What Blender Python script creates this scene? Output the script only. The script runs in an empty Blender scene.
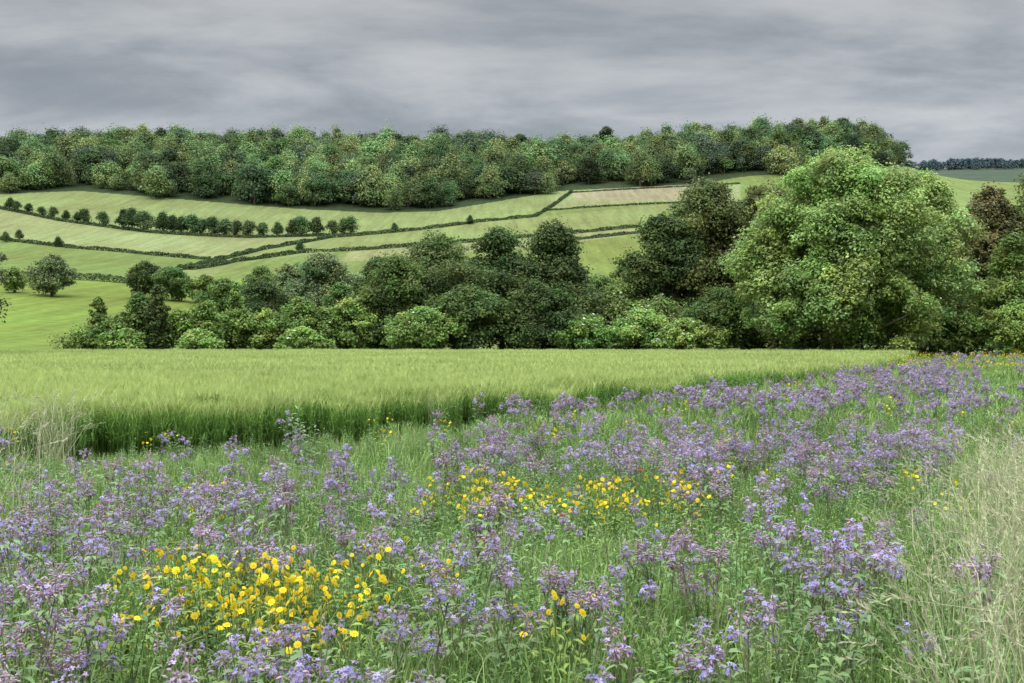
import bpy, math, numpy as np
from math import radians
rng=np.random.default_rng(7)
F=1138.0; HC=2.0; HY=335.0
scene=bpy.context.scene
scene.view_settings.view_transform='Standard'
try: scene.view_settings.look='None'
except Exception: pass
scene.view_settings.exposure=0

# ---------------------------------------------------------------- terrain
pxs=[-600,0,200,400,600,750,820,870,940,1024,1700]
Ds =[0,100,150,260,400,500,600,760,900,1300,2500,5000]
PY={
150:[345,345,346,347,347,347,347,347,347,347,347],
260:[285,285,296,315,315,315,315,315,315,315,315],
400:[258,258,264,266,272,275,275,275,272,270,270],
500:[225,225,236,238,235,235,235,232,226,224,225],
600:[196,196,205,212,200,198,198,200,202,200,200],
760:[163,163,158,163,166,155,145,150,178,182,180],
900:[166,165,161,166,168,157,148,158,190,190,188],
1300:[205]*8+[200,200,200],
2500:[215]*6+[190,172,168,167,167],
5000:[240]*11}
uu=np.linspace(-600,1700,231); dd=np.arange(0,5001,10.0)
Z=np.zeros((len(Ds),len(uu)))
for i,D in enumerate(Ds):
    if D<=100: continue
    py=np.interp(uu,pxs,PY[D]); Z[i]=HC+(HY-py)/F*D
T=np.zeros((len(dd),len(uu)))
for j in range(len(uu)): T[:,j]=np.interp(dd,Ds,Z[:,j])
def blur(a,k,ax):
    p=[(0,0),(0,0)]; p[ax]=(k,k); b=np.pad(a,p,mode='edge'); o=np.zeros_like(a)
    n=a.shape[ax]
    for s in range(2*k+1):
        o+= b[s:s+n] if ax==0 else b[:,s:s+n]
    return o/(2*k+1)
for _ in range(2):
    T=blur(T,2,0); T=blur(T,3,1)
w=np.clip((dd-80)/40,0,1)[:,None]
T=T*w
def gz(x,y):
    x=np.asarray(x,float); y=np.asarray(y,float)
    px=512+x/np.maximum(y,100)*F
    a=np.clip((px+600)/10,0,len(uu)-1.001); b=np.clip(y/10,0,len(dd)-1.001)
    i=a.astype(int); j=b.astype(int); fa=a-i; fb=b-j
    z=(T[j,i]*(1-fa)+T[j,i+1]*fa)*(1-fb)+(T[j+1,i]*(1-fa)+T[j+1,i+1]*fa)*fb
    return z
def pyg(x,y): return HY-(gz(x,y)-HC)/np.maximum(y,1)*F
def hit(px,py):
    D=np.arange(110,900,0.5); x=(px-512)/F*D
    p=pyg(x,D); k=np.argmax(p<=py)
    return np.array([x[k],D[k],gz(x[k],D[k])])
def inpoly(x,y,poly):
    c=np.zeros(x.shape,bool); n=len(poly)
    for i in range(n):
        x1,y1=poly[i]; x2,y2=poly[(i+1)%n]
        if y1==y2: continue
        c^=((y1>y)!=(y2>y))&(x<(x2-x1)*(y-y1)/(y2-y1)+x1)
    return c

# ---------------------------------------------------------------- mesh tools
def mkmesh(name,parts,mats,smooth=False):
    Vs=[];Fs=[];Cs=[];Ms=[];o=0
    for V,Fc,C,m in parts:
        V=np.asarray(V,float).reshape(-1,3); Fc=np.asarray(Fc,int).reshape(-1,4)
        C=np.asarray(C,float)
        if C.ndim==1: C=np.tile(C,(len(V),1))
        Vs.append(V);Fs.append(Fc+o);Cs.append(C);Ms.append(np.full(len(Fc),m));o+=len(V)
    V=np.concatenate(Vs);Fc=np.concatenate(Fs);C=np.concatenate(Cs);M=np.concatenate(Ms)
    me=bpy.data.meshes.new(name)
    me.vertices.add(len(V)); me.vertices.foreach_set('co',V.astype(np.float32).ravel())
    me.loops.add(Fc.size); me.loops.foreach_set('vertex_index',Fc.astype(np.int32).ravel())
    me.polygons.add(len(Fc)); me.polygons.foreach_set('loop_start',(np.arange(len(Fc))*4).astype(np.int32))
    me.polygons.foreach_set('material_index',M.astype(np.int32))
    if smooth: me.polygons.foreach_set('use_smooth',np.ones(len(Fc),bool))
    me.update(calc_edges=True)
    at=me.attributes.new('col','FLOAT_COLOR','POINT')
    at.data.foreach_set('color',np.c_[C,np.ones(len(C))].astype(np.float32).ravel())
    for m in mats: me.materials.append(m)
    return me
def addobj(name,me):
    o=bpy.data.objects.new(name,me); scene.collection.objects.link(o); return o
def unit(v): return v/np.maximum(np.linalg.norm(v,axis=-1,keepdims=True),1e-9)
def leaves(P,N,L,W,C):
    n=len(P); r=unit(rng.normal(size=(n,3))); t=unit(np.cross(N,r)); b=np.cross(N,t)
    L=np.asarray(L).reshape(-1,1)*np.ones((n,1)); W=np.asarray(W).reshape(-1,1)*np.ones((n,1))
    V=np.stack([P-t*L/2,P+b*W/2-t*L*0.05,P+t*L/2+N*L*0.05,P-b*W/2-t*L*0.05],1).reshape(-1,3)
    Fc=np.arange(4*n).reshape(-1,4)
    return V,Fc,np.repeat(C,4,axis=0)
def tube(path,rad,k=5):
    path=np.asarray(path,float); n=len(path); rad=np.asarray(rad,float)
    d=unit(np.gradient(path,axis=0)); a=np.array([1.0,0.13,0.07]) if abs(d[0][2])>0.7 else np.array([0,0.1,1.0])
    s=unit(np.cross(d,a)); t=np.cross(d,s)
    an=np.arange(k)/k*2*math.pi
    V=(path[:,None]+rad[:,None,None]*(np.cos(an)[None,:,None]*s[:,None]+np.sin(an)[None,:,None]*t[:,None])).reshape(-1,3)
    Fc=[(i*k+j,i*k+(j+1)%k,(i+1)*k+(j+1)%k,(i+1)*k+j) for i in range(n-1) for j in range(k)]
    return V,np.array(Fc)
def ribbon(path,wid,side):
    path=np.asarray(path,float); n=len(path); wid=np.asarray(wid,float)[:,None]
    V=np.stack([path-side*wid/2,path+side*wid/2],1).reshape(-1,3)
    Fc=[(2*i,2*i+1,2*i+3,2*i+2) for i in range(n-1)]
    return V,np.array(Fc)

# ---------------------------------------------------------------- materials
def nt(mat):
    mat.use_nodes=True; t=mat.node_tree; t.nodes.clear(); return t
def foliage_mat(name,transl=0.25,rnd=0.25,scale=0.15,amp=0.25,rough=0.6,spec=0.25,hue=0.03):
    m=bpy.data.materials.new(name); t=nt(m); N=t.nodes; L=t.links
    a=N.new('ShaderNodeAttribute'); a.attribute_name='col'
    oi=N.new('ShaderNodeObjectInfo'); g=N.new('ShaderNodeNewGeometry')
    no=N.new('ShaderNodeTexNoise'); no.inputs['Scale'].default_value=scale; no.inputs['Detail'].default_value=3
    L.new(g.outputs['Position'],no.inputs['Vector'])
    mr=N.new('ShaderNodeMapRange'); mr.inputs[1].default_value=0.3; mr.inputs[2].default_value=0.7
    mr.inputs[3].default_value=1-amp; mr.inputs[4].default_value=1+amp; L.new(no.outputs['Fac'],mr.inputs[0])
    mr2=N.new('ShaderNodeMapRange'); mr2.inputs[3].default_value=1-rnd; mr2.inputs[4].default_value=1+rnd
    L.new(oi.outputs['Random'],mr2.inputs[0])
    mu=N.new('ShaderNodeMath'); mu.operation='MULTIPLY'; L.new(mr.outputs[0],mu.inputs[0]); L.new(mr2.outputs[0],mu.inputs[1])
    h=N.new('ShaderNodeHueSaturation'); L.new(a.outputs['Color'],h.inputs['Color']); L.new(mu.outputs[0],h.inputs['Value'])
    m3=N.new('ShaderNodeMath'); m3.operation='MULTIPLY'; m3.inputs[1].default_value=7.31
    L.new(oi.outputs['Random'],m3.inputs[0]); fr=N.new('ShaderNodeMath'); fr.operation='FRACT'; L.new(m3.outputs[0],fr.inputs[0])
    mr3=N.new('ShaderNodeMapRange'); mr3.inputs[3].default_value=0.5-hue; mr3.inputs[4].default_value=0.5+hue; L.new(fr.outputs[0],mr3.inputs[0])
    L.new(mr3.outputs[0],h.inputs['Hue'])
    p=N.new('ShaderNodeBsdfPrincipled'); p.inputs['Roughness'].default_value=rough; p.inputs['Specular IOR Level'].default_value=spec
    L.new(h.outputs[0],p.inputs['Base Color'])
    tr=N.new('ShaderNodeBsdfTranslucent'); L.new(h.outputs[0],tr.inputs['Color'])
    mx=N.new('ShaderNodeMixShader'); mx.inputs[0].default_value=transl; L.new(p.outputs[0],mx.inputs[1]); L.new(tr.outputs[0],mx.inputs[2])
    o=N.new('ShaderNodeOutputMaterial'); L.new(mx.outputs[0],o.inputs[0]); return m
M_leaf=foliage_mat('tree_leaves',0.32,0.1,0.3,0.2,hue=0.01,spec=.1)
M_wood=foliage_mat('woodland_leaves',0.25,0.42,0.012,0.15,rough=0.8,spec=0.05,hue=0.025)
M_grass=foliage_mat('meadow_grass',0.3,0.22,0.35,0.2,hue=0.015,spec=.08)
M_barl=foliage_mat('barley',0.3,0.06,0.12,0.12,hue=0.004,spec=.06)
M_flow=foliage_mat('flower_petals',0.35,0.15,0.5,0.08,hue=0.015,spec=0.05)
def bark():
    m=bpy.data.materials.new('bark'); t=nt(m); N=t.nodes; L=t.links
    tc=N.new('ShaderNodeTexCoord'); no=N.new('ShaderNodeTexNoise'); no.inputs['Scale'].default_value=3; no.inputs['Detail'].default_value=6
    L.new(tc.outputs['Object'],no.inputs['Vector']); cr=N.new('ShaderNodeValToRGB')
    cr.color_ramp.elements[0].color=(.04,.03,.02,1); cr.color_ramp.elements[1].color=(.14,.11,.08,1)
    L.new(no.outputs['Fac'],cr.inputs[0]); p=N.new('ShaderNodeBsdfPrincipled'); p.inputs['Roughness'].default_value=.9
    L.new(cr.outputs[0],p.inputs['Base Color']); o=N.new('ShaderNodeOutputMaterial'); L.new(p.outputs[0],o.inputs[0]); return m
M_bark=bark()
def ground_mat():
    m=bpy.data.materials.new('ground_grassland'); t=nt(m); N=t.nodes; L=t.links
    a=N.new('ShaderNodeAttribute'); a.attribute_name='col'; g=N.new('ShaderNodeNewGeometry')
    n1=N.new('ShaderNodeTexNoise'); n1.inputs['Scale'].default_value=0.02; n1.inputs['Detail'].default_value=8; n1.inputs['Roughness'].default_value=.6
    n2=N.new('ShaderNodeTexNoise'); n2.inputs['Scale'].default_value=0.6; n2.inputs['Detail'].default_value=6
    mp=N.new('ShaderNodeMapping'); mp.inputs['Rotation'].default_value=(0,0,0.5); mp.inputs['Scale'].default_value=(0.35,0.02,0.1)
    n3=N.new('ShaderNodeTexNoise'); n3.inputs['Scale'].default_value=1.0; n3.inputs['Detail'].default_value=3
    L.new(g.outputs['Position'],n1.inputs['Vector']); L.new(g.outputs['Position'],n2.inputs['Vector']); L.new(g.outputs['Position'],mp.inputs['Vector']); L.new(mp.outputs[0],n3.inputs['Vector'])
    def mr(src,lo,hi):
        q=N.new('ShaderNodeMapRange'); q.inputs[1].default_value=.3; q.inputs[2].default_value=.7; q.inputs[3].default_value=lo; q.inputs[4].default_value=hi; L.new(src,q.inputs[0]); return q.outputs[0]
    def mul(x,y):
        q=N.new('ShaderNodeMath'); q.operation='MULTIPLY'; L.new(x,q.inputs[0]); L.new(y,q.inputs[1]); return q.outputs[0]
    v=mul(mul(mr(n1.outputs['Fac'],.80,1.18),mr(n2.outputs['Fac'],.82,1.18)),mr(n3.outputs['Fac'],.84,1.14))
    h=N.new('ShaderNodeHueSaturation'); L.new(a.outputs['Color'],h.inputs['Color']); L.new(v,h.inputs['Value'])
    L.new(mr(n1.outputs['Fac'],.47,.51),h.inputs['Hue'])
    p=N.new('ShaderNodeBsdfPrincipled'); p.inputs['Roughness'].default_value=.95; p.inputs['Specular IOR Level'].default_value=.05
    L.new(h.outputs[0],p.inputs['Base Color']); o=N.new('ShaderNodeOutputMaterial'); L.new(p.outputs[0],o.inputs[0]); return m
M_ground=ground_mat()
def srgb(r,g,b,k=1/2.75,ds=.08):
    c=np.array([r,g,b])/255.; c=np.where(c<=.04045,c/12.92,((c+.055)/1.055)**2.4)
    l=c@np.array([.3,.6,.1]); return (c*(1-ds)+l*np.array([1.05,1,.9])*ds)*k*np.array([1.02,1,.93])

# ---------------------------------------------------------------- ground sheet
ys=np.r_[np.linspace(-80,100,50),np.linspace(102,900,400),np.geomspace(906,9000,40)]
us=np.r_[np.linspace(-2,-.56,40),np.linspace(-.55,.55,440),np.linspace(.56,2,40)]
YY,UU=np.meshgrid(ys,us,indexing='ij'); XX=UU*np.maximum(YY,60)
ZZ=gz(XX,np.maximum(YY,0)); px=512+XX/np.maximum(YY,60)*F; py=pyg(XX,np.maximum(YY,1))
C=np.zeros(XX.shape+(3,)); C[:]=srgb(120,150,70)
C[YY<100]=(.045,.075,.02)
far=(YY>100)&(YY<905)
woodline_x=[-600,0,80,200,300,380,440,500,560,700,740,850,930,1700]
woodline_y=[190,193,190,200,208,212,210,200,190,183,176,168,165,165]
wl=np.interp(px,woodline_x,woodline_y)
def paint(poly,c): C[far&inpoly(px,py,poly)]=c
C[far]=srgb(150,176,94)
paint([(-600,180),(1700,180),(1700,300),(-600,300)],srgb(148,174,93))
paint([(-600,150),(-600,200),(0,207),(60,220),(150,232),(250,238),(330,236),(400,230),(480,221),(535,216),(572,190),(572,150)],srgb(164,186,115))
paint([(-600,200),(0,207),(60,220),(150,232),(250,238),(330,236),(262,250),(210,260),(100,251),(0,240),(-600,225)],srgb(174,190,125))
paint([(-600,225),(0,240),(100,251),(210,260),(165,273),(0,275),(-600,270)],srgb(144,172,90))
paint([(165,273),(262,250),(330,238),(400,232),(480,222),(535,217),(680,203),(640,227),(570,234),(420,246),(350,251),(235,262),(190,290)],srgb(163,183,110))
paint([(545,210),(560,190),(740,184),(740,200),(680,203)],srgb(174,190,128))
paint([(572,193),(600,189),(720,183),(720,190),(690,199),(600,201),(575,200)],srgb(188,182,143))
paint([(350,251),(420,246),(520,238),(570,234),(640,227),(640,236),(570,243),(430,256),(340,262)],srgb(178,189,126))
paint([(570,243),(640,234),(700,230),(700,300),(540,300)],srgb(150,173,86))
paint([(-600,273),(165,278),(330,285),(330,350),(-600,350)],srgb(148,178,76))
paint([(860,150),(1700,150),(1700,230),(860,230)],srgb(156,182,102))
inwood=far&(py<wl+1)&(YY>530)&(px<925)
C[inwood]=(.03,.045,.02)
C[YY>900]=(.05,.07,.045)
nr,nc=XX.shape; idx=np.arange(nr*nc).reshape(nr,nc)
Fc=np.stack([idx[:-1,:-1],idx[:-1,1:],idx[1:,1:],idx[1:,:-1]],-1).reshape(-1,4)
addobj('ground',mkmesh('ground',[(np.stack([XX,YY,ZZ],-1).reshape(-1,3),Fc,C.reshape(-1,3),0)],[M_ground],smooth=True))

# ---------------------------------------------------------------- instancing
def scatter(name,P,variants,idx=None,scl=None,tilt=0.1,rz=None):
    P=np.asarray(P,float); n=len(P)
    if n==0: return
    col=bpy.data.collections.new(name+'_kinds')
    for i,me in enumerate(variants):
        o=bpy.data.objects.new(me.name,me); o.name='%s_kind_%c'%(name,97+i); col.objects.link(o)
    me=bpy.data.meshes.new(name); me.vertices.add(n); me.vertices.foreach_set('co',P.astype(np.float32).ravel())
    if idx is None: idx=rng.integers(0,len(variants),n)
    if scl is None: scl=rng.uniform(.8,1.2,n)
    scl=np.asarray(scl,float)
    if scl.ndim==1: scl=np.repeat(scl[:,None],3,1)
    if rz is None: rz=rng.uniform(0,2*math.pi,n)
    R=np.c_[rng.normal(0,tilt,n),rng.normal(0,tilt,n),rz]
    a=me.attributes.new('rot','FLOAT_VECTOR','POINT'); a.data.foreach_set('vector',R.astype(np.float32).ravel())
    a=me.attributes.new('scl','FLOAT_VECTOR','POINT'); a.data.foreach_set('vector',scl.astype(np.float32).ravel())
    a=me.attributes.new('vid','INT','POINT'); a.data.foreach_set('value',np.asarray(idx).astype(np.int32))
    ob=addobj(name,me)
    ng=bpy.data.node_groups.new(name,'GeometryNodeTree')
    ng.interface.new_socket('Geometry',in_out='INPUT',socket_type='NodeSocketGeometry')
    ng.interface.new_socket('Geometry',in_out='OUTPUT',socket_type='NodeSocketGeometry')
    N=ng.nodes; L=ng.links
    gi=N.new('NodeGroupInput'); go=N.new('NodeGroupOutput')
    ip=N.new('GeometryNodeInstanceOnPoints'); ci=N.new('GeometryNodeCollectionInfo')
    ci.inputs['Collection'].default_value=col; ci.inputs['Separate Children'].default_value=True; ci.inputs['Reset Children'].default_value=True
    def na(nm,ty):
        q=N.new('GeometryNodeInputNamedAttribute'); q.data_type=ty; q.inputs['Name'].default_value=nm; return q.outputs['Attribute']
    e=N.new('FunctionNodeEulerToRotation'); L.new(na('rot','FLOAT_VECTOR'),e.inputs[0])
    L.new(gi.outputs[0],ip.inputs['Points']); L.new(ci.outputs[0],ip.inputs['Instance']); ip.inputs['Pick Instance'].default_value=True
    L.new(na('vid','INT'),ip.inputs['Instance Index']); L.new(e.outputs[0],ip.inputs['Rotation']); L.new(na('scl','FLOAT_VECTOR'),ip.inputs['Scale'])
    L.new(ip.outputs[0],go.inputs[0])
    md=ob.modifiers.new('scatter','NODES'); md.node_group=ng
    return ob

# ---------------------------------------------------------------- trees
def lobed(lobes,lobcol,leaf,dens,jit=.24,spread=.65,up=.6):
    Ps=[];Ns=[];Cs=[]
    for (x,y,z,r),c in zip(lobes,lobcol):
        n=max(6,int(dens*4*math.pi*r*r))
        d=unit(rng.normal(size=(n,3))); d[:,2]=np.where(d[:,2]<-.6,-d[:,2],d[:,2])
        ph=rng.uniform(0,6,5); bump=1+.22*np.sin(3.5*d[:,0]+ph[0])*np.sin(3.5*d[:,1]+ph[1])+.14*np.sin(6*d[:,2]+ph[2])
        rr=r*bump*(.45+.55*rng.random(n)**.6+spread*rng.random(n)**3)
        P=np.array([x,y,z])+d*rr[:,None]*rng.uniform(.75,1.3,3)*np.array([1,1,.9])
        Ps.append(P);Ns.append(unit(d+np.array([0,0,up])+rng.normal(0,.45,(n,3))))
        Cs.append(c[None,:]*rng.uniform(1-jit,1+jit,(n,1))*(1+rng.normal(0,.05,(n,3))))
    P=np.concatenate(Ps);Nn=np.concatenate(Ns);C=np.clip(np.concatenate(Cs),.004,1)
    s=rng.uniform(.65,1.35,len(P))*leaf
    return P,Nn,s,C
def tree_parts(R,zb,zt,base,leaf,dens,cover=1.15,lr=(.2,.42),ry=.85,trunk=None,taper=0.0,colvar=.2,zg=0.0,white=0,nl=None,wide=.3,uneven=1.0,sub=9):
    hz=(zt-zb)/2; rr=min(R,hz*1.2)
    rm2=((lr[0]+(lr[1]-lr[0])*np.linspace(0,1,50)**1.3)*rr)**2
    if nl is None: nl=int(np.clip(cover*4*math.pi*R*(R+hz)/2/(math.pi*rm2.mean()),9,110))
    r=(lr[0]+(lr[1]-lr[0])*rng.random(nl)**1.3)*rr
    t=rng.random(nl)**.85
    prof=np.where(t<wide,1-.4*np.abs(1-t/wide)**2,np.maximum(1-((t-wide)/(1-wide))**2.3,0)**.6)*(1-taper*t)
    a=rng.uniform(0,6.283,nl); k=np.where(rng.random(nl)<.75,rng.uniform(.75,1.05,nl),rng.uniform(.1,.75,nl))
    a0=rng.uniform(0,6.28,3); ue=1+uneven*(.13*np.sin(2*a+a0[0]+3*t)+.10*np.sin(3*a+a0[1]-5*t))
    rad=np.maximum(R*prof*ue-r*.85,0)*k
    z=zb+r*.75+t*(zt-zb-r*1.65)
    lob=np.c_[rad*np.cos(a),rad*np.sin(a)*ry,z,r]
    lc=[base*rng.uniform(1-colvar,1+colvar)*np.array([rng.uniform(.86,1.16),1,rng.uniform(.85,1.1)]) for _ in range(nl)]
    if sub:
        L2=[];C2=[]
        for q,c in zip(lob,lc):
            L2.append([q[0],q[1],q[2],q[3]*.62]); C2.append(c*.88)
            for _ in range(sub):
                d=unit(rng.normal(size=3)); d[2]=abs(d[2])*.9 if rng.random()<.72 else d[2]
                rs=q[3]*rng.uniform(.22,.50); o=d*(q[3]*rng.uniform(.55,1.08))
                L2.append([q[0]+o[0],q[1]+o[1],q[2]+o[2]*.8,rs]); C2.append(c*rng.uniform(.85,1.18))
        lobs,lcs=np.array(L2),C2
        top=lobs[:,2]+lobs[:,3]; lobs[:,2]-=np.maximum(top-zt,0)
    else: lobs,lcs=lob,lc
    P,Nn,s,C=lobed(lobs,lcs,leaf,dens)
    ok=P[:,2]>zg+.05; P,Nn,s,C=P[ok],Nn[ok],s[ok],C[ok]
    parts=[(*leaves(P,Nn,s,s*.65,C),0)]
    if white:
        q=rng.choice(len(P),white); Nw=unit(Nn[q]*.4+np.array([0,-.3,.8])); Pw=P[q]+Nn[q]*.12
        parts.append((*leaves(Pw,Nw,rng.uniform(.18,.32,white),rng.uniform(.16,.26,white),np.tile([.55,.56,.42],(white,1))),0))
    tr=trunk if trunk else R*.05
    th=zb+hz*1.25
    zz=np.linspace(zg-.4,th,7); wob=rng.normal(0,R*.03,(7,2)); wob[0]=0
    path=np.c_[np.cumsum(wob,0),zz]; V,Fq=tube(path,np.linspace(tr*1.25,tr*.3,7),7); parts.append((V,Fq,np.array([.1,.08,.06]),1))
    for i in rng.choice(nl,min(nl,20),replace=False):
        t=rng.uniform(.25,.85); a=path[0]*(1-t)+path[-1]*t; b=lob[i,:3]
        pts=[a,a*.6+b*.4+np.array([0,0,-.04*R]),b]; V,Fq=tube(pts,[tr*.45,tr*.28,tr*.08],5); parts.append((V,Fq,np.array([.1,.08,.06]),1))
    return parts
def tree(name,px,D,top,hw,bot,base,leaf=.24,dens=18,white=0,**kw):
    x=(px-512)/F*D; g=float(gz(x,D)); zt=HC+(HY-top)/F*D-g; R=hw/F*D; zb=HC+(HY-bot)/F*D-g
    zb=max(zb,-.3)
    me=mkmesh(name,tree_parts(R,zb,zt,np.array(base)*1.1,leaf,dens,white=white,**kw),[M_leaf,M_bark])
    o=addobj(name,me); o.location=(x,D,g); return o
G_light=(.275,.385,.125); G_dark=(.07,.105,.036); G_mid=(.165,.25,.068); G_brown=(.145,.14,.058); G_fresh=(.225,.325,.085); G_md=(.12,.185,.055)

tree('ash_tree',842,88,146,104,338,G_light,.24,19,lr=(.14,.3),trunk=.5,taper=.08,colvar=.16,wide=.42,cover=1.35,uneven=.8)
tree('ash_tree',776,89,205,50,350,G_light,.24,19,colvar=.15)
tree('ash_tree',926,90,170,52,350,G_light,.24,19,colvar=.15)
tree('ash_tree',858,86.5,262,98,357,(.23,.335,.10),.24,18,colvar=.2,lr=(.16,.34),cover=1.0)
tree('oak_tree',712,104,178,64,345,(.12,.145,.05),.26,16,colvar=.28)
tree('oak_tree',660,101,212,46,345,(.08,.12,.04),.26,16)
tree('oak_tree',765,107,176,52,345,(.125,.15,.052),.26,16)
tree('hawthorn_tree',722,93,285,40,357,G_md,.23,18)
tree('copper_beech_tree',990,99,185,50,350,G_brown,.26,16)
tree('copper_beech_tree',1048,97,165,62,350,(.12,.15,.052),.26,16)
tree('hawthorn_tree',1012,90,232,40,356,(.16,.235,.065),.24,18)
tree('hawthorn_tree',962,89,310,30,358,G_mid,.22,20)
tree('hawthorn_tree',1015,87,303,40,358,G_fresh,.22,20)
tree('yew_tree',440,104,231,56,352,(.10,.15,.048),.25,17)
tree('yew_tree',500,101,228,54,352,(.08,.12,.04),.25,17)
tree('yew_tree',553,100,219,50,352,G_dark,.25,17,taper=.2)
tree('hawthorn_tree',398,97,255,48,354,(.12,.18,.05),.24,18)
tree('hawthorn_tree',350,96,297,34,356,G_fresh,.22,20,white=60)
tree('hawthorn_tree',470,93,285,48,357,(.10,.155,.048),.23,18)
tree('yew_tree',535,94,280,52,357,(.075,.115,.04),.23,18)
tree('elder_bush',422,91,306,40,358,G_mid,.22,20,white=80)
tree('elder_bush',590,92,314,36,358,G_mid,.22,20,white=110)
tree('elder_bush',640,93,308,40,358,G_fresh,.22,20,white=240)
tree('elder_bush',690,91,318,38,358,G_fresh,.22,20,white=220)
tree('elder_bush',618,99,282,36,354,G_mid,.23,18,white=110)
tree('elder_bush',660,96,295,36,356,(.18,.265,.085),.23,18,white=180)
for (p,t,h,c) in [(84,328,20,G_fresh),(108,318,24,G_mid),(140,292,26,G_md),(158,284,16,G_dark),(180,308,24,G_fresh),(208,300,26,G_mid),(238,304,24,G_mid),(268,308,26,G_fresh),(300,296,28,G_mid),(326,306,22,G_mid),(255,322,26,G_fresh),(125,328,28,G_fresh),(200,328,28,G_fresh),(300,326,28,G_fresh)]:
    tree('hawthorn_bush',p,94+rng.uniform(-3,3),t,h,358,c,.22,19,white=8,uneven=1.6)
tree('young_tree',236,95,282,9,330,G_mid,.2,20,trunk=.1)
tree('young_tree',98,95,296,10,330,G_mid,.2,20,trunk=.1)
tree('pine_tree',-78,70,222,114,322,(.065,.07,.04),.17,19,trunk=.4,wide=.45,uneven=1.8,lr=(.12,.26),cover=.9)
for (p,t,h,D,c) in [(52,254,28,235,(.16,.215,.09)),(145,261,22,240,G_dark),(172,265,24,238,G_md),(225,277,24,205,G_md),(262,280,28,200,G_dark),
     (322,251,40,215,(.19,.255,.12)),(288,262,26,220,(.18,.245,.105)),(262,266,26,235,G_md),(378,256,28,205,(.09,.14,.048)),(340,282,26,180,G_md),(408,258,30,190,G_md),(205,274,16,236,G_mid),(625,264,24,215,G_mid),(600,274,26,190,(.15,.215,.08)),(14,266,14,240,G_mid)]:
    tree('hedgerow_tree',p,D,t,h,350,c,.40,7,trunk=.3,uneven=1.5)

def thicket(name,pxa,pxb,D,prof,col,n,leaf=.23,dens=18):
    n=int(n*1.9)
    p=rng.uniform(pxa,pxb,n); x=(p-512)/F*D; top=HC+(HY-np.interp(p,*prof))/F*D
    r=rng.uniform(.35,1.1,n); y=D+rng.uniform(-1.7,1.7,n); z=gz(x,y)+rng.random(n)**.8*(top-r*.8)
    lc=[np.array(col)*1.3*rng.uniform(.7,1.35)*np.array([rng.uniform(.85,1.2),1,1]) for _ in range(n)]
    P,Nn,s,C=lobed(np.c_[x,y,z,r],lc,leaf,dens); ok=P[:,2]>0.02
    addobj(name,mkmesh(name,[(*leaves(P[ok],Nn[ok],s[ok],s[ok]*.65,C[ok]),0)],[M_leaf]))
thicket('hedgerow_thicket',66,345,97,([60,90,150,240,345],[336,326,308,314,308]),(.12,.18,.053),210)
thicket('hedgerow_thicket',335,600,98,([335,380,450,600],[308,285,262,290]),(.075,.115,.037),330)
thicket('hedgerow_thicket',570,760,98,([570,620,680,760],[305,296,305,300]),(.12,.175,.053),200)
thicket('hedgerow_thicket',900,1200,96,([900,960,1000,1200],[300,290,280,280]),(.10,.145,.048),260)
thicket('hedgerow_thicket',740,930,95,([740,930],[310,300]),(.11,.16,.048),120)

def hedge(name,pts,h,wd,col=(.065,.098,.036),leaf=.7,dens=6.0):
    P=[hit(*p)[:2] for p in pts]; Ps=[];Ns=[]
    for a,b in zip(P[:-1],P[1:]):
        L=np.linalg.norm(b-a); n=int(L*(2*h+wd)*dens)+4
        t=rng.random(n); s=rng.uniform(-.5,.5,n); d=(b-a)/L; nn=np.array([-d[1],d[0]])
        xy=a+t[:,None]*(b-a)+nn*(s*wd)[:,None]
        hh=h*(.8+.25*np.sin(t*L*.35+1)*np.sin(t*L*.13))*(1-.5*(2*abs(s))**3)
        z=gz(xy[:,0],xy[:,1])+hh*rng.uniform(.0,1.0,n)**.6
        Ps.append(np.c_[xy,z]); Ns.append(unit(np.c_[nn[0]*s*2,nn[1]*s*2,np.full(n,.6)]+rng.normal(0,.4,(n,3))))
    P=np.concatenate(Ps);Nn=np.concatenate(Ns)
    C=np.array(col)*rng.uniform(.7,1.4,(len(P),1)); s=rng.uniform(.7,1.3,len(P))*leaf
    addobj(name,mkmesh(name,[(*leaves(P,Nn,s,s*.8,C),0)],[M_leaf]))
hedge('field_hedge',[(-150,196),(0,209),(60,221),(150,233),(250,238),(330,236)],1.6,1.8)
hedge('field_hedge',[(-200,230),(0,240),(60,247),(120,252),(210,260)],1.6,1.8)
hedge('field_hedge',[(165,273),(215,261),(262,250),(330,238),(400,232),(480,222),(535,217),(553,206),(572,192)],1.8,1.9)
hedge('field_hedge',[(190,270),(235,262),(300,253),(350,251),(420,246),(520,238),(570,234),(640,227)],1.8,1.9)
hedge('field_hedge',[(545,211),(600,207),(680,203),(720,200)],1.1,1.5)
hedge('field_hedge',[(565,241),(640,233),(700,228)],1.5,2)
hedge('field_hedge',[(572,193),(640,189),(740,184)],.9,1.4)
hedge('field_hedge',[(-150,272),(0,276),(100,281),(190,289),(330,293)],2.2,3,leaf=.5,dens=8)

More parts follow.
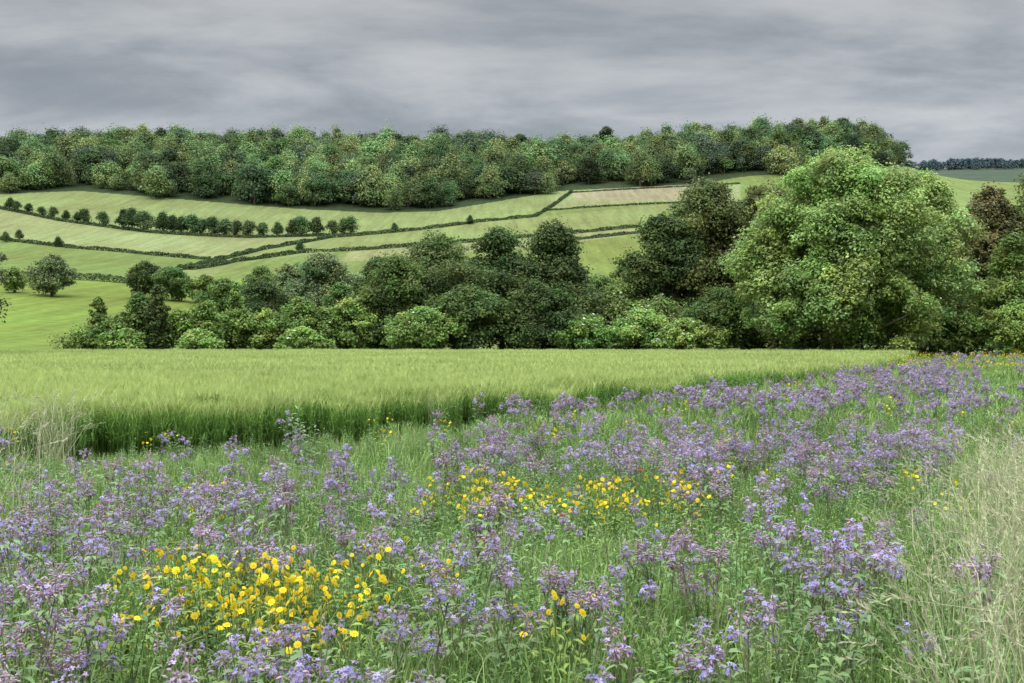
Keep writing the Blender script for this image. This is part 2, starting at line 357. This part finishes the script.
# ---------------------------------------------------------------- woodland
def far_variant(nm,H,R,base,leaf=.85,dens=1.3,mat=None,zb=.3,**kw):
    return mkmesh(nm,tree_parts(R,zb,H,np.array(base),leaf,dens,colvar=.2,sub=0,**kw),[mat or M_wood,M_bark])
wv=[far_variant('wood_tree',rng.uniform(13,18),rng.uniform(6.4,8.4),c,nl=24,lr=(.22,.45)) for c in [(.07,.11,.056),(.095,.15,.065),(.13,.19,.078),(.17,.235,.092),(.215,.285,.11),(.18,.23,.095),(.12,.18,.06),(.08,.115,.07)]]  # greens kept slightly desaturated, painting some distance haze into the crowns
gx,gy=np.meshgrid(np.arange(-640,330,8.2),np.arange(535,850,8.8)); gx=gx.ravel()+rng.uniform(-5,5,gx.size); gy=gy.ravel()+rng.uniform(-5,5,gy.size)
p_=512+gx/gy*F; q_=pyg(gx,gy)
edge=np.interp(p_,woodline_x,woodline_y)+3*np.sin(p_*.05)+2*np.sin(p_*.13)-2
ok=(q_<edge)&(p_<932)&(gy>535)&((p_<845)|(gy>715))
gx,gy=gx[ok],gy[ok]; p_=p_[ok]
s=rng.uniform(.58,1.4,len(gx)); s=np.where(p_>880,s*.75,s)
scl=np.c_[s*rng.uniform(.85,1.3,len(s)),s*rng.uniform(.85,1.3,len(s)),s*rng.uniform(.75,1.12,len(s))]
k=((np.sin(gx*.021+1.3)*np.sin(gy*.033)+np.sin(gx*.05+gy*.02))*1.4+rng.normal(3.0,2.1,len(gx)))
scatter('woodland',np.c_[gx,gy,gz(gx,gy)-.6],wv,idx=np.clip(k.round(),0,7),scl=scl,tilt=.03)
for (p,t,h) in [(606,127,12),(596,134,9),(645,136,12),(790,120,14),(842,118,16),(520,134,12),(715,131,12),(200,133,13),(160,138,10),(370,135,12)]:
    tree('ridge_tree',p,760,t,h,162,(.085,.125,.06),.9,1.6)
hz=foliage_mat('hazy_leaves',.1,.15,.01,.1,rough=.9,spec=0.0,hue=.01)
hv=[far_variant('far_tree',18,11,c,leaf=2.4,dens=.3,nl=9,mat=hz) for c in [(.075,.11,.12),(.09,.13,.135)]]  # aerial haze painted in as bluish leaf colours
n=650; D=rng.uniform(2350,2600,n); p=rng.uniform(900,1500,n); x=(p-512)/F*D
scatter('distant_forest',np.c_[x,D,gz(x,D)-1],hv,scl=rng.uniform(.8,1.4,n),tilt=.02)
rv=[far_variant('row_tree',8.0,4.3,c,leaf=.7,dens=2.6,nl=30,zb=.1,lr=(.28,.45)) for c in [(.06,.095,.038),(.08,.125,.052)]]
pts=[];sc=[]
for p in [-60,-30,-12,8,18,27,42,52,66,76,86,104,124,134,146,161,172,182,193,204,214,225,235,247,263,278,291,303,317,333,345,352]:
    q=np.interp(p,[-100,0,60,150,250,330,360],[200,209,221,233,238,236,234])
    h=hit(p+rng.uniform(-2,2),q-1); pts.append(h); sc.append(rng.uniform(.75,1.2) if p>90 else rng.uniform(.55,.85))
scatter('tree_row',pts,rv,scl=np.array(sc),tilt=.03)
pts=[hit(p,q) for p,q in [(5,242),(20,240),(60,247),(395,232),(470,224),(300,252),(560,235)]]
scatter('hedge_shrubs',pts,rv,scl=np.full(len(pts),.5))

# ---------------------------------------------------------------- barley
def xe(D): return np.interp(D,[6,10,15,17,20,27,50,85,100],[-24,-17,-10,-7.6,-4.6,2.0,15.5,30,37])
def barley(nm,size,n,wm):
    parts=[]
    for _ in range(n):
        x,y=rng.uniform(-size/2,size/2,2); h=rng.uniform(.72,.9); a=rng.uniform(0,6.28); ln=rng.uniform(.02,.1)
        dx=np.array([math.cos(a),math.sin(a),0]); b=rng.uniform(0,3.14); sd=np.array([math.cos(b),math.sin(b),0])
        path=[np.array([x,y,0]),np.array([x,y,h*.5])+dx*ln*.3,np.array([x,y,h*.85])+dx*ln]
        g=rng.uniform(.8,1.2)
        V,Fq=ribbon(path,np.array([6,5,4])*.001*wm,sd)
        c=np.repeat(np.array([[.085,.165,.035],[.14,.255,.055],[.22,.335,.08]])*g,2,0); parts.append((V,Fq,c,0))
        top=path[-1]; hd=[top,top+np.array([0,0,.06])+dx*.015,top+np.array([0,0,.10])+dx*.05]
        hc=np.array([.305,.395,.115])*g
        V,Fq=ribbon(hd,np.array([8,13,7])*.001*wm,sd); parts.append((V,Fq,hc,0))
        for s_ in (-1,1):
            e=hd[2]+np.array([0,0,.10])+dx*.05+sd*s_*.02
            V,Fq=ribbon([hd[1],e],np.array([8,1.5])*.001*wm,sd); parts.append((V,Fq,np.array([.385,.465,.155])*g,0))
        for l in range(2):
            z0=rng.uniform(.15,.6); a2=rng.uniform(0,6.28); d2=np.array([math.cos(a2),math.sin(a2),0]); s2=np.array([-d2[1],d2[0],0])
            p0=np.array([x,y,z0]); V,Fq=ribbon([p0,p0+d2*.07+[0,0,.12],p0+d2*.2+[0,0,.10]],np.array([8,12,2])*.001*wm,s2)
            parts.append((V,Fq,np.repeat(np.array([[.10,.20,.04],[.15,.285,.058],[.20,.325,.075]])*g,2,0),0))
    return mkmesh(nm,parts,[M_barl])
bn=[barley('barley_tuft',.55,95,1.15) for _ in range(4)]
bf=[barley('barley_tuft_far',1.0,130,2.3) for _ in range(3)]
def grid(a,b,x0,x1,sp):
    gx,gy=np.meshgrid(np.arange(x0,x1,sp),np.arange(a,b,sp)); n=gx.size
    return gx.ravel()+rng.uniform(-.4,.4,n)*sp,gy.ravel()+rng.uniform(-.4,.4,n)*sp
def ragged(x,y): return xe(y)+.3*np.sin(y*1.3)+.2*np.sin(y*3.3)+.25*np.sin(x*2.1)
x,y=grid(9,32,-26,12,.42); ok=(x<ragged(x,y))&(x>-.55*y-3); x,y=x[ok],y[ok]
s=rng.uniform(.9,1.12,len(x)); s*=1+.05*np.sin(x*.5)*np.sin(y*.3); s*=np.clip(.9+(xe(y)-x)*.15,.85,1.03)
x2,y2=grid(32,88,-56,36,.8); ok=(x2<ragged(x2,y2))&(x2>-.55*y2-6); x2,y2=x2[ok],y2[ok]
s2=rng.uniform(.88,1.05,len(x2))
P=np.r_[np.c_[x,y,gz(x,y)],np.c_[x2,y2,gz(x2,y2)]]
ii=np.r_[rng.integers(0,4,len(x)),rng.integers(4,7,len(x2))]
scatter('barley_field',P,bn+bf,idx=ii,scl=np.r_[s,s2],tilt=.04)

# ---------------------------------------------------------------- meadow plants
def grass(nm,n,r,h0,h1,w0,w1,lean,c0,c1,heads=0):
    parts=[]
    for _ in range(n):
        q=r*math.sqrt(rng.random()); a=rng.uniform(0,6.28); x,y=q*math.cos(a),q*math.sin(a)
        h=rng.uniform(h0,h1); a=rng.uniform(0,6.28); d=np.array([math.cos(a),math.sin(a),0]); l=h*rng.uniform(.05,lean)
        b=a+1.57+rng.normal(0,.5); sd=np.array([math.cos(b),math.sin(b),0]); w=rng.uniform(w0,w1)
        z=np.array([0,0,1.])
        p0=np.array([x,y,-.02]); path=[p0,p0+z*h*.45+d*l*.2,p0+z*h*.8+d*l*.6,p0+z*h*(.97-.25*l/h)+d*l*1.15]
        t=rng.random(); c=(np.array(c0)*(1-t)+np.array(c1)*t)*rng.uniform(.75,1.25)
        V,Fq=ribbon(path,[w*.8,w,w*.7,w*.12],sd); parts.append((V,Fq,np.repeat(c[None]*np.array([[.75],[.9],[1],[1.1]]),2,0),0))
        if rng.random()<heads:
            hp=path[-1]; n2=10; hc=np.array([.40,.39,.25])*rng.uniform(.8,1.2)
            dirn=unit(path[-1]-path[-2])
            for j in range(n2):
                t2=j/n2; c_=hp-dirn*(.15*(1-t2)) ; off=unit(rng.normal(size=3))*.02*(1-t2*.6)+dirn*.025
                V,Fq=ribbon([c_,c_+off*.6,c_+off*1.2],[.002,.007,.001],unit(np.cross(off,rng.normal(size=3)))); parts.append((V,Fq,hc,0))
    return mkmesh(nm,parts,[M_grass])
gA,gB=(.13,.24,.055),(.26,.37,.115)
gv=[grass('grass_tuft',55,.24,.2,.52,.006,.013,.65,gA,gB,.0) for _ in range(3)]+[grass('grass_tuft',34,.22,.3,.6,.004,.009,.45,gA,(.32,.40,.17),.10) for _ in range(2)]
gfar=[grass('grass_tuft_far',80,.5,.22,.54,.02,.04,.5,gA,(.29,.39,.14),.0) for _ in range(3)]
def leaf_shape(base,d,L,W,droop=.3):
    s=unit(np.cross(d,np.array([0,0,1.]))+rng.normal(0,.15,3))
    z=np.array([0,0,1.])
    path=[base,base+d*L*.3+z*L*.06,base+d*L*.65-z*L*droop*.2,base+d*L-z*L*droop]
    return ribbon(path,[W*.25,W,W*.8,W*.08],s)
def weed(nm,h,nst,col,lw=.03,ll=.11):
    parts=[]
    for _ in range(nst):
        a=rng.uniform(0,6.28); o=np.array([math.cos(a),math.sin(a),0])*rng.uniform(0,.12); hh=h*rng.uniform(.7,1.1); d=np.array([math.cos(a),math.sin(a),0])
        path=[o,o+d*.03+[0,0,hh*.5],o+d*.08+[0,0,hh]]; V,Fq=tube(path,[.004,.003,.002],3); parts.append((V,Fq,np.array(col)*.9,0))
        nl=int(hh/.035)
        for j in range(nl):
            t=(j+1)/nl; b=o+d*.08*t**2+np.array([0,0,hh*t]); a2=j*2.4+rng.uniform(-.4,.4); e=rng.uniform(.1,.8)
            dd_=unit(np.array([math.cos(a2),math.sin(a2),e])); k=(1.15-.75*t)
            V,Fq=leaf_shape(b,dd_,ll*k*rng.uniform(.7,1.2),lw*k,rng.uniform(.1,.5)); parts.append((V,Fq,np.array(col)*rng.uniform(.75,1.3),0))
    return mkmesh(nm,parts,[M_grass])
wdv=[weed('leafy_weed',.5,4,(.17,.29,.075)),weed('leafy_weed',.42,5,(.23,.345,.10),.02,.09),weed('leafy_weed',.52,3,(.18,.285,.11),.04,.12),weed('leafy_weed',.4,5,(.27,.375,.10),.022,.07),weed('leafy_weed',.45,4,(.20,.315,.10),.014,.09),weed('leafy_weed',.5,5,(.24,.345,.14),.010,.06)]
def star(c,n,r,k,col,parts,wd=.5,m=0):
    n=unit(n); t=unit(np.cross(n,rng.normal(size=3))); b=np.cross(n,t); V=[]
    for i in range(k):
        a=i/k*6.283; d=t*math.cos(a)+b*math.sin(a); s=-t*math.sin(a)+b*math.cos(a)
        V+= [c,c+d*r*.6+s*r*wd*.5+n*r*.1,c+d*r,c+d*r*.6-s*r*wd*.5+n*r*.1]
    parts.append((np.array(V),np.arange(4*k).reshape(-1,4),np.array(col)*rng.uniform(.85,1.15),m))
def bud(c,d,L,r,col,parts,m=0):
    V,Fq=tube([c,c+d*L*.45,c+d*L],[r*.4,r,r*.25],4); parts.append((V,Fq,np.array(col)*rng.uniform(.75,1.25),m))
def borage(nm,H,nb,blue,big=1.0):
    parts=[]; stem=np.array([.19,.24,.13])
    lean=rng.normal(0,.06,2)
    main=[np.array([0,0,0]),np.array([lean[0]*.4,lean[1]*.4,H*.5]),np.array([lean[0],lean[1],H*.85])]
    V,Fq=tube(main,[.006,.005,.003],4); parts.append((V,Fq,stem,0))
    for j in range(13):
        z=H*rng.uniform(.1,.85); a=j*2.4; d=unit(np.array([math.cos(a),math.sin(a),rng.uniform(.1,.6)])); k=1-.6*z/H
        V,Fq=leaf_shape(np.array([lean[0]*z,lean[1]*z,z]),d,.15*k,.05*k,.5); parts.append((V,Fq,np.array([.20,.30,.135])*rng.uniform(.8,1.2),0))
    for i in range(nb):
        t=rng.uniform(.5,1); b0=np.array([lean[0]*t,lean[1]*t,H*.85*t]); a=i*2.4+rng.uniform(-.5,.5)
        out=rng.uniform(.03,.14)*(1.3-t*.6); end=b0+np.array([math.cos(a)*out,math.sin(a)*out,rng.uniform(.08,.18)+ (1-t)*H*.35])
        mid=(b0+end)/2+np.array([math.cos(a),math.sin(a),0])*.025
        V,Fq=tube([b0,mid,end],[.003,.0025,.002],3); parts.append((V,Fq,stem*np.array([1.3,.9,1.1]),0))
        for _ in range(2):
            V,Fq=leaf_shape(mid,unit(np.array([math.cos(a)+rng.normal(0,.5),math.sin(a)+rng.normal(0,.5),.3])),.075,.024,.3); parts.append((V,Fq,np.array([.21,.31,.14]),0))
        cs=rng.uniform(.7,1.25); mauve=np.array([.44,.30,.385]) if rng.random()<.6 else np.array([.40,.33,.35])
        for s_ in range(int(rng.integers(11,18)*cs)+2):
            u=unit(rng.normal(size=3)); u[2]=abs(u[2])*rng.choice([1,1,-.6]); c=end+u*rng.uniform(.008,.048)*cs*np.array([1,1,1.3])
            V,Fq=ribbon([end-[0,0,.02],c],[.003,.002],unit(np.cross(u,[.1,.2,1]))); parts.append((V,Fq,np.array([.34,.27,.27]),1))
            bud(c,unit(u*.6+np.array([0,0,-.3])),.021*big,.0058*big,mauve,parts,1)
            if rng.random()<blue:
                star(c+u*.008,u+np.array([0,-.2,.1]),.0155*big,5,(.42,.40,.75) if rng.random()<.6 else (.52,.43,.67),parts,.6,1)
    return mkmesh(nm,parts,[M_grass,M_flow])
bv=[borage('borage_plant',rng.uniform(.54,.78),int(rng.integers(4,9)),b) for b in (.3,.5,.15,.45,.15,.8,.35)]
bvf=[borage('borage_plant_far',rng.uniform(.62,.76),7,b,1.6) for b in (.35,.55,.25)]
def marigold(nm,H,ns):
    parts=[]
    for i in range(ns):
        a=rng.uniform(0,6.28); r=rng.uniform(.01,.13); h=H*rng.uniform(.74,1.1); e=np.array([math.cos(a)*r,math.sin(a)*r,h])
        V,Fq=tube([np.array([e[0]*.2,e[1]*.2,0]),np.array([e[0]*.6,e[1]*.6,h*.6]),e],[.003,.0025,.002],3); parts.append((V,Fq,np.array([.2,.3,.1]),0))
        n=np.array([rng.normal(0,.75),rng.normal(-.3,.75),.6]); q=rng.uniform(.65,1.1)
        star(e,n,.021*q,10,(.80,.65,.04),parts,.6,1); star(e+unit(n)*.004,n,.007*q,6,(.68,.50,.015),parts,.9,1)
        for j in range(6):
            z=rng.uniform(.15,.92); a2=rng.uniform(0,6.28); b=e*np.array([z,z,z]); V,Fq=leaf_shape(b,unit(np.array([math.cos(a2),math.sin(a2),.4])),.07,.018,.3); parts.append((V,Fq,np.array([.27,.38,.10])*rng.uniform(.8,1.2),0))
    return mkmesh(nm,parts,[M_grass,M_flow])
mv=[marigold('corn_marigold',h,n) for h,n in ((.54,8),(.58,11),(.50,7),(.54,4))]
def poppy(nm):
    parts=[]; e=np.array([.02,.0,.66]); V,Fq=tube([np.zeros(3),np.array([.01,0,.3]),e],[.002]*3,3); parts.append((V,Fq,np.array([.1,.17,.06]),0))
    for i in range(4):
        a=i*1.57; d=np.array([math.cos(a),math.sin(a),.5]); s=np.array([-math.sin(a),math.cos(a),0])
        V,Fq=ribbon([e,e+d*.014,e+d*.026],[.01,.033,.026],s); parts.append((V,Fq,np.array([.52,.035,.025]),1))
    return mkmesh(nm,parts,[M_grass,M_flow])

def samp(n,a,b,power=1.0,m=1.0):
    D=(a**(power+1)+rng.random(n)*(b**(power+1)-a**(power+1)))**(1/(power+1)); x=rng.uniform(-.5,.5,n)*(D*1.0+2.5*m); return x,D
def noise(x,y,s,seed=0):
    r=np.random.default_rng(seed); v=0
    for i in range(6):
        a=r.uniform(0,6.28); f=s*r.uniform(.6,1.8); v=v+np.sin((x*math.cos(a)+y*math.sin(a))*f+r.uniform(0,6.28))
    return v/6*1.6
def meadow(x,y,m=.0): return x>xe(y)+m
def pack(x,y): return np.c_[x,y,gz(x,y)]
def low(x,y):
    k=np.clip(.42+(x-xe(y))/9,.42,1); f=np.clip((y-19)/8,0,1); return k*(1-f)+f
x,y=samp(2800,2.6,15); k=meadow(x,y,-.3); x,y=x[k],y[k]
s=rng.uniform(.65,1.08,len(x))*(1+.2*noise(x,y,.9,3))*low(x,y)**.8
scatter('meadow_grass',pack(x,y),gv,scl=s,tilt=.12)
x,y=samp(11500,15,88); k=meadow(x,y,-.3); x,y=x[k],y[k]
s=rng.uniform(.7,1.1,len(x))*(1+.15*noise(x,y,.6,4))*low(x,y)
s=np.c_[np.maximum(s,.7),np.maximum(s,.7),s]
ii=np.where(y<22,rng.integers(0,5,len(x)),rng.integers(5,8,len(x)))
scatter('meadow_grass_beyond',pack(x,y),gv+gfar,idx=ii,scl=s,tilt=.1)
x1,y1=samp(3000,3,14); x2,y2=samp(4600,14,45); x=np.r_[x1,x2]; y=np.r_[y1,y2]
k=meadow(x,y)&(noise(x,y,.8,5)>-.8); x,y=x[k],y[k]
scatter('leafy_weeds',pack(x,y),wdv,scl=rng.uniform(.7,1.2,len(x))*low(x,y)**.7,tilt=.12)
# borage
def bdens(x,y):
    p=512+x/y*F
    d=.35+.38*noise(x,y,.75,8)+.32*noise(x,y,2.1,9)
    d=d+.38*((y>12)&(y<55)&(p>450)&(p<960))+.32*((y<10.5)&(p<420))
    d=d-.45*((p>900)&(y<13))-.3*((p>965)&(y>30))-.5*((p<430)&(y>11.5))
    for (cx,cy,r) in [(-1.4,6.4,.75),(.4,10.3,.95)]:
        d=d-.6*np.exp(-((x-cx)**2+(y-cy)**2)/r**2)
    return np.clip(d,.05*(x>xe(y)+3),1)
x,y=samp(1400,3.6,15); k=meadow(x,y,.8)&(rng.random(len(x))<bdens(x,y)*.92); x,y=x[k],y[k]
scatter('borage_flowers',pack(x,y),bv,scl=rng.uniform(.74,1.18,len(x)),tilt=.13)
x,y=samp(9800,15,84); k=meadow(x,y,1.6)&(rng.random(len(x))<bdens(x,y)*.74*np.clip(1.3-y/85,.35,1)); x,y=x[k],y[k]
ii=np.where(y<22,rng.integers(0,7,len(x)),rng.integers(7,10,len(x)))
scatter('borage_flowers_beyond',pack(x,y),bv+bvf,idx=ii,scl=rng.uniform(.76,1.16,len(x)),tilt=.13)
# marigolds
xs=[];ys_=[]
for (pp,qq,rx,ry,n) in [(265,598,.7,.55,50),(185,572,.28,.3,13),(345,592,.22,.3,9),(300,628,.35,.22,12),(550,500,.95,.75,36),(505,492,.4,.4,9),(685,490,.3,.35,10),(610,505,.45,.5,11),(150,635,.2,.2,2),(460,560,.4,.4,3),(430,440,2,2,6),(760,460,1.0,1.2,12),(200,500,.6,.6,9),(520,640,.2,.2,2),(30,600,.3,.4,2),(900,480,.9,.9,6)]:
    D=F*1.5/(qq-HY); cx=(pp-512)/F*D; xs.append(rng.normal(cx,rx*.6,n)); ys_.append(rng.normal(D,ry*.6,n))
x,y=samp(300,16,60); xs.append(x);ys_.append(y)
x=np.concatenate(xs);y=np.concatenate(ys_); k=meadow(x,y,.4)&(y>3.6); x,y=x[k],y[k]
x3=rng.uniform(18,40,900);y3=rng.uniform(46,86,900); k=(x3/y3>.33)&(noise(x3,y3,.25,21)>-.1)&meadow(x3,y3,.5); x3,y3=x3[k],y3[k]
sc=np.r_[rng.uniform(.95,1.2,len(x)),rng.uniform(1.25,1.55,len(x3))]
x=np.r_[x,x3];y=np.r_[y,y3]
scatter('corn_marigolds',pack(x,y),mv,scl=sc,tilt=.1)
pts=[]
for (pp,qq) in [(718,442),(562,520),(640,470),(845,470),(812,452),(95,508),(590,408),(690,405)]:
    D=F*1.36/(qq-HY); pts.append(((pp-512)/F*D,D,0))
scatter('poppies',pts,[poppy('poppy')],scl=np.full(len(pts),1.0))
tg=[grass('tall_grass_tuft',24,.18,.8,1.25,.0027,.005,.6,(.29,.36,.17),(.54,.52,.32),.85) for _ in range(4)]
x,y=samp(3600,2.8,12); k=(rng.random(len(x))<np.clip((x/y-.34)*6,0,1)); x,y=x[k][:190],y[k][:190]
scatter('tall_seeding_grass',pack(x,y),tg,scl=rng.uniform(.75,1.1,len(x)),tilt=.24)
x=rng.uniform(-9,-3.2,60); y=rng.uniform(8.5,17,60); k=(x/y<-.39)&(x/y>-.55); x,y=x[k],y[k]
scatter('tall_field_edge_grass',pack(x,y),tg,scl=rng.uniform(.8,1.3,len(x)),tilt=.08)
x,y=samp(900,21,60); k=(np.abs(x-xe(y)-.6)<1.4); x,y=x[k],y[k]
scatter('field_margin_grass',pack(x,y),tg,scl=rng.uniform(.6,.9,len(x)),tilt=.06)
th=weed('sow_thistle',.95,7,(.24,.33,.17),.07,.2)
D=15.5; o=addobj('sow_thistle',th); o.location=((303-512)/F*D,D,0)
x=rng.uniform(-48,50,4000); y=rng.uniform(88,93,4000)
scatter('hedge_bottom_grass',pack(x,y),gfar,scl=rng.uniform(.8,1.3,len(x)))

# ---------------------------------------------------------------- world, sun, camera
wd=bpy.data.worlds.new('World'); scene.world=wd; wd.use_nodes=True; t=wd.node_tree; t.nodes.clear(); N=t.nodes; L=t.links
sk=N.new('ShaderNodeTexSky'); sk.sky_type='NISHITA'; sk.sun_disc=False; sk.sun_elevation=radians(50); sk.sun_rotation=radians(215)
b1=N.new('ShaderNodeBackground'); b1.inputs[1].default_value=.07; L.new(sk.outputs[0],b1.inputs[0])
tc=N.new('ShaderNodeTexCoord'); sp=N.new('ShaderNodeSeparateXYZ'); L.new(tc.outputs['Generated'],sp.inputs[0])
def math_(op,a,b=None):
    q=N.new('ShaderNodeMath'); q.operation=op
    for i,v in enumerate((a,b)):
        if v is None: continue
        if isinstance(v,(int,float)): q.inputs[i].default_value=v
        else: L.new(v,q.inputs[i])
    return q.outputs[0]
zc=math_('MAXIMUM',sp.outputs[2],0.0); den=math_('ADD',zc,.17)
cx=math_('MULTIPLY',math_('DIVIDE',sp.outputs[0],den),1.0); cy=math_('MULTIPLY',math_('DIVIDE',sp.outputs[1],den),1.7)
cb=N.new('ShaderNodeCombineXYZ'); L.new(cx,cb.inputs[0]); L.new(cy,cb.inputs[1]); cb.inputs[2].default_value=5.1
n1=N.new('ShaderNodeTexNoise'); n1.inputs['Scale'].default_value=1.05; n1.inputs['Detail'].default_value=10; n1.inputs['Roughness'].default_value=.56; n1.inputs['Distortion'].default_value=.2
L.new(cb.outputs[0],n1.inputs['Vector'])
cr=N.new('ShaderNodeValToRGB'); cr.color_ramp.interpolation='EASE'; e=cr.color_ramp.elements; e[0].position=.35; e[0].color=(.32,.355,.40,1); e[1].position=.66; e[1].color=(.66,.685,.71,1)
L.new(n1.outputs['Fac'],cr.inputs[0])
gain=N.new('ShaderNodeMapRange'); gain.interpolation_type='SMOOTHSTEP'; gain.inputs[1].default_value=.28; gain.inputs[2].default_value=.9; gain.inputs[3].default_value=.98; gain.inputs[4].default_value=9.8
L.new(zc,gain.inputs[0])
dk=N.new('ShaderNodeMapRange'); dk.inputs[1].default_value=.06; dk.inputs[2].default_value=.28; dk.inputs[3].default_value=1.16; dk.inputs[4].default_value=.82; L.new(zc,dk.inputs[0])
b2=N.new('ShaderNodeBackground'); L.new(cr.outputs[0],b2.inputs[0]); L.new(math_('MULTIPLY',gain.outputs[0],dk.outputs[0]),b2.inputs[1])
mx=N.new('ShaderNodeMixShader'); mx.inputs[0].default_value=.93; L.new(b1.outputs[0],mx.inputs[1]); L.new(b2.outputs[0],mx.inputs[2])
wo=N.new('ShaderNodeOutputWorld'); L.new(mx.outputs[0],wo.inputs[0])
sl=bpy.data.lights.new('sun','SUN'); sl.energy=1.5; sl.angle=radians(25); sl.color=(1,.96,.9)
so=bpy.data.objects.new('sun',sl); scene.collection.objects.link(so); so.rotation_euler=(radians(40),0,radians(-35))
cam=bpy.data.cameras.new('camera'); cam.lens=40; cam.sensor_width=36; cam.clip_end=20000; cam.clip_start=.05
co=bpy.data.objects.new('camera',cam); scene.collection.objects.link(co); co.location=(0,0,HC); co.rotation_euler=(radians(90)-math.atan(6.5/F),0,0)
scene.camera=co
print('polys',sum(len(m.polygons) for m in bpy.data.meshes))
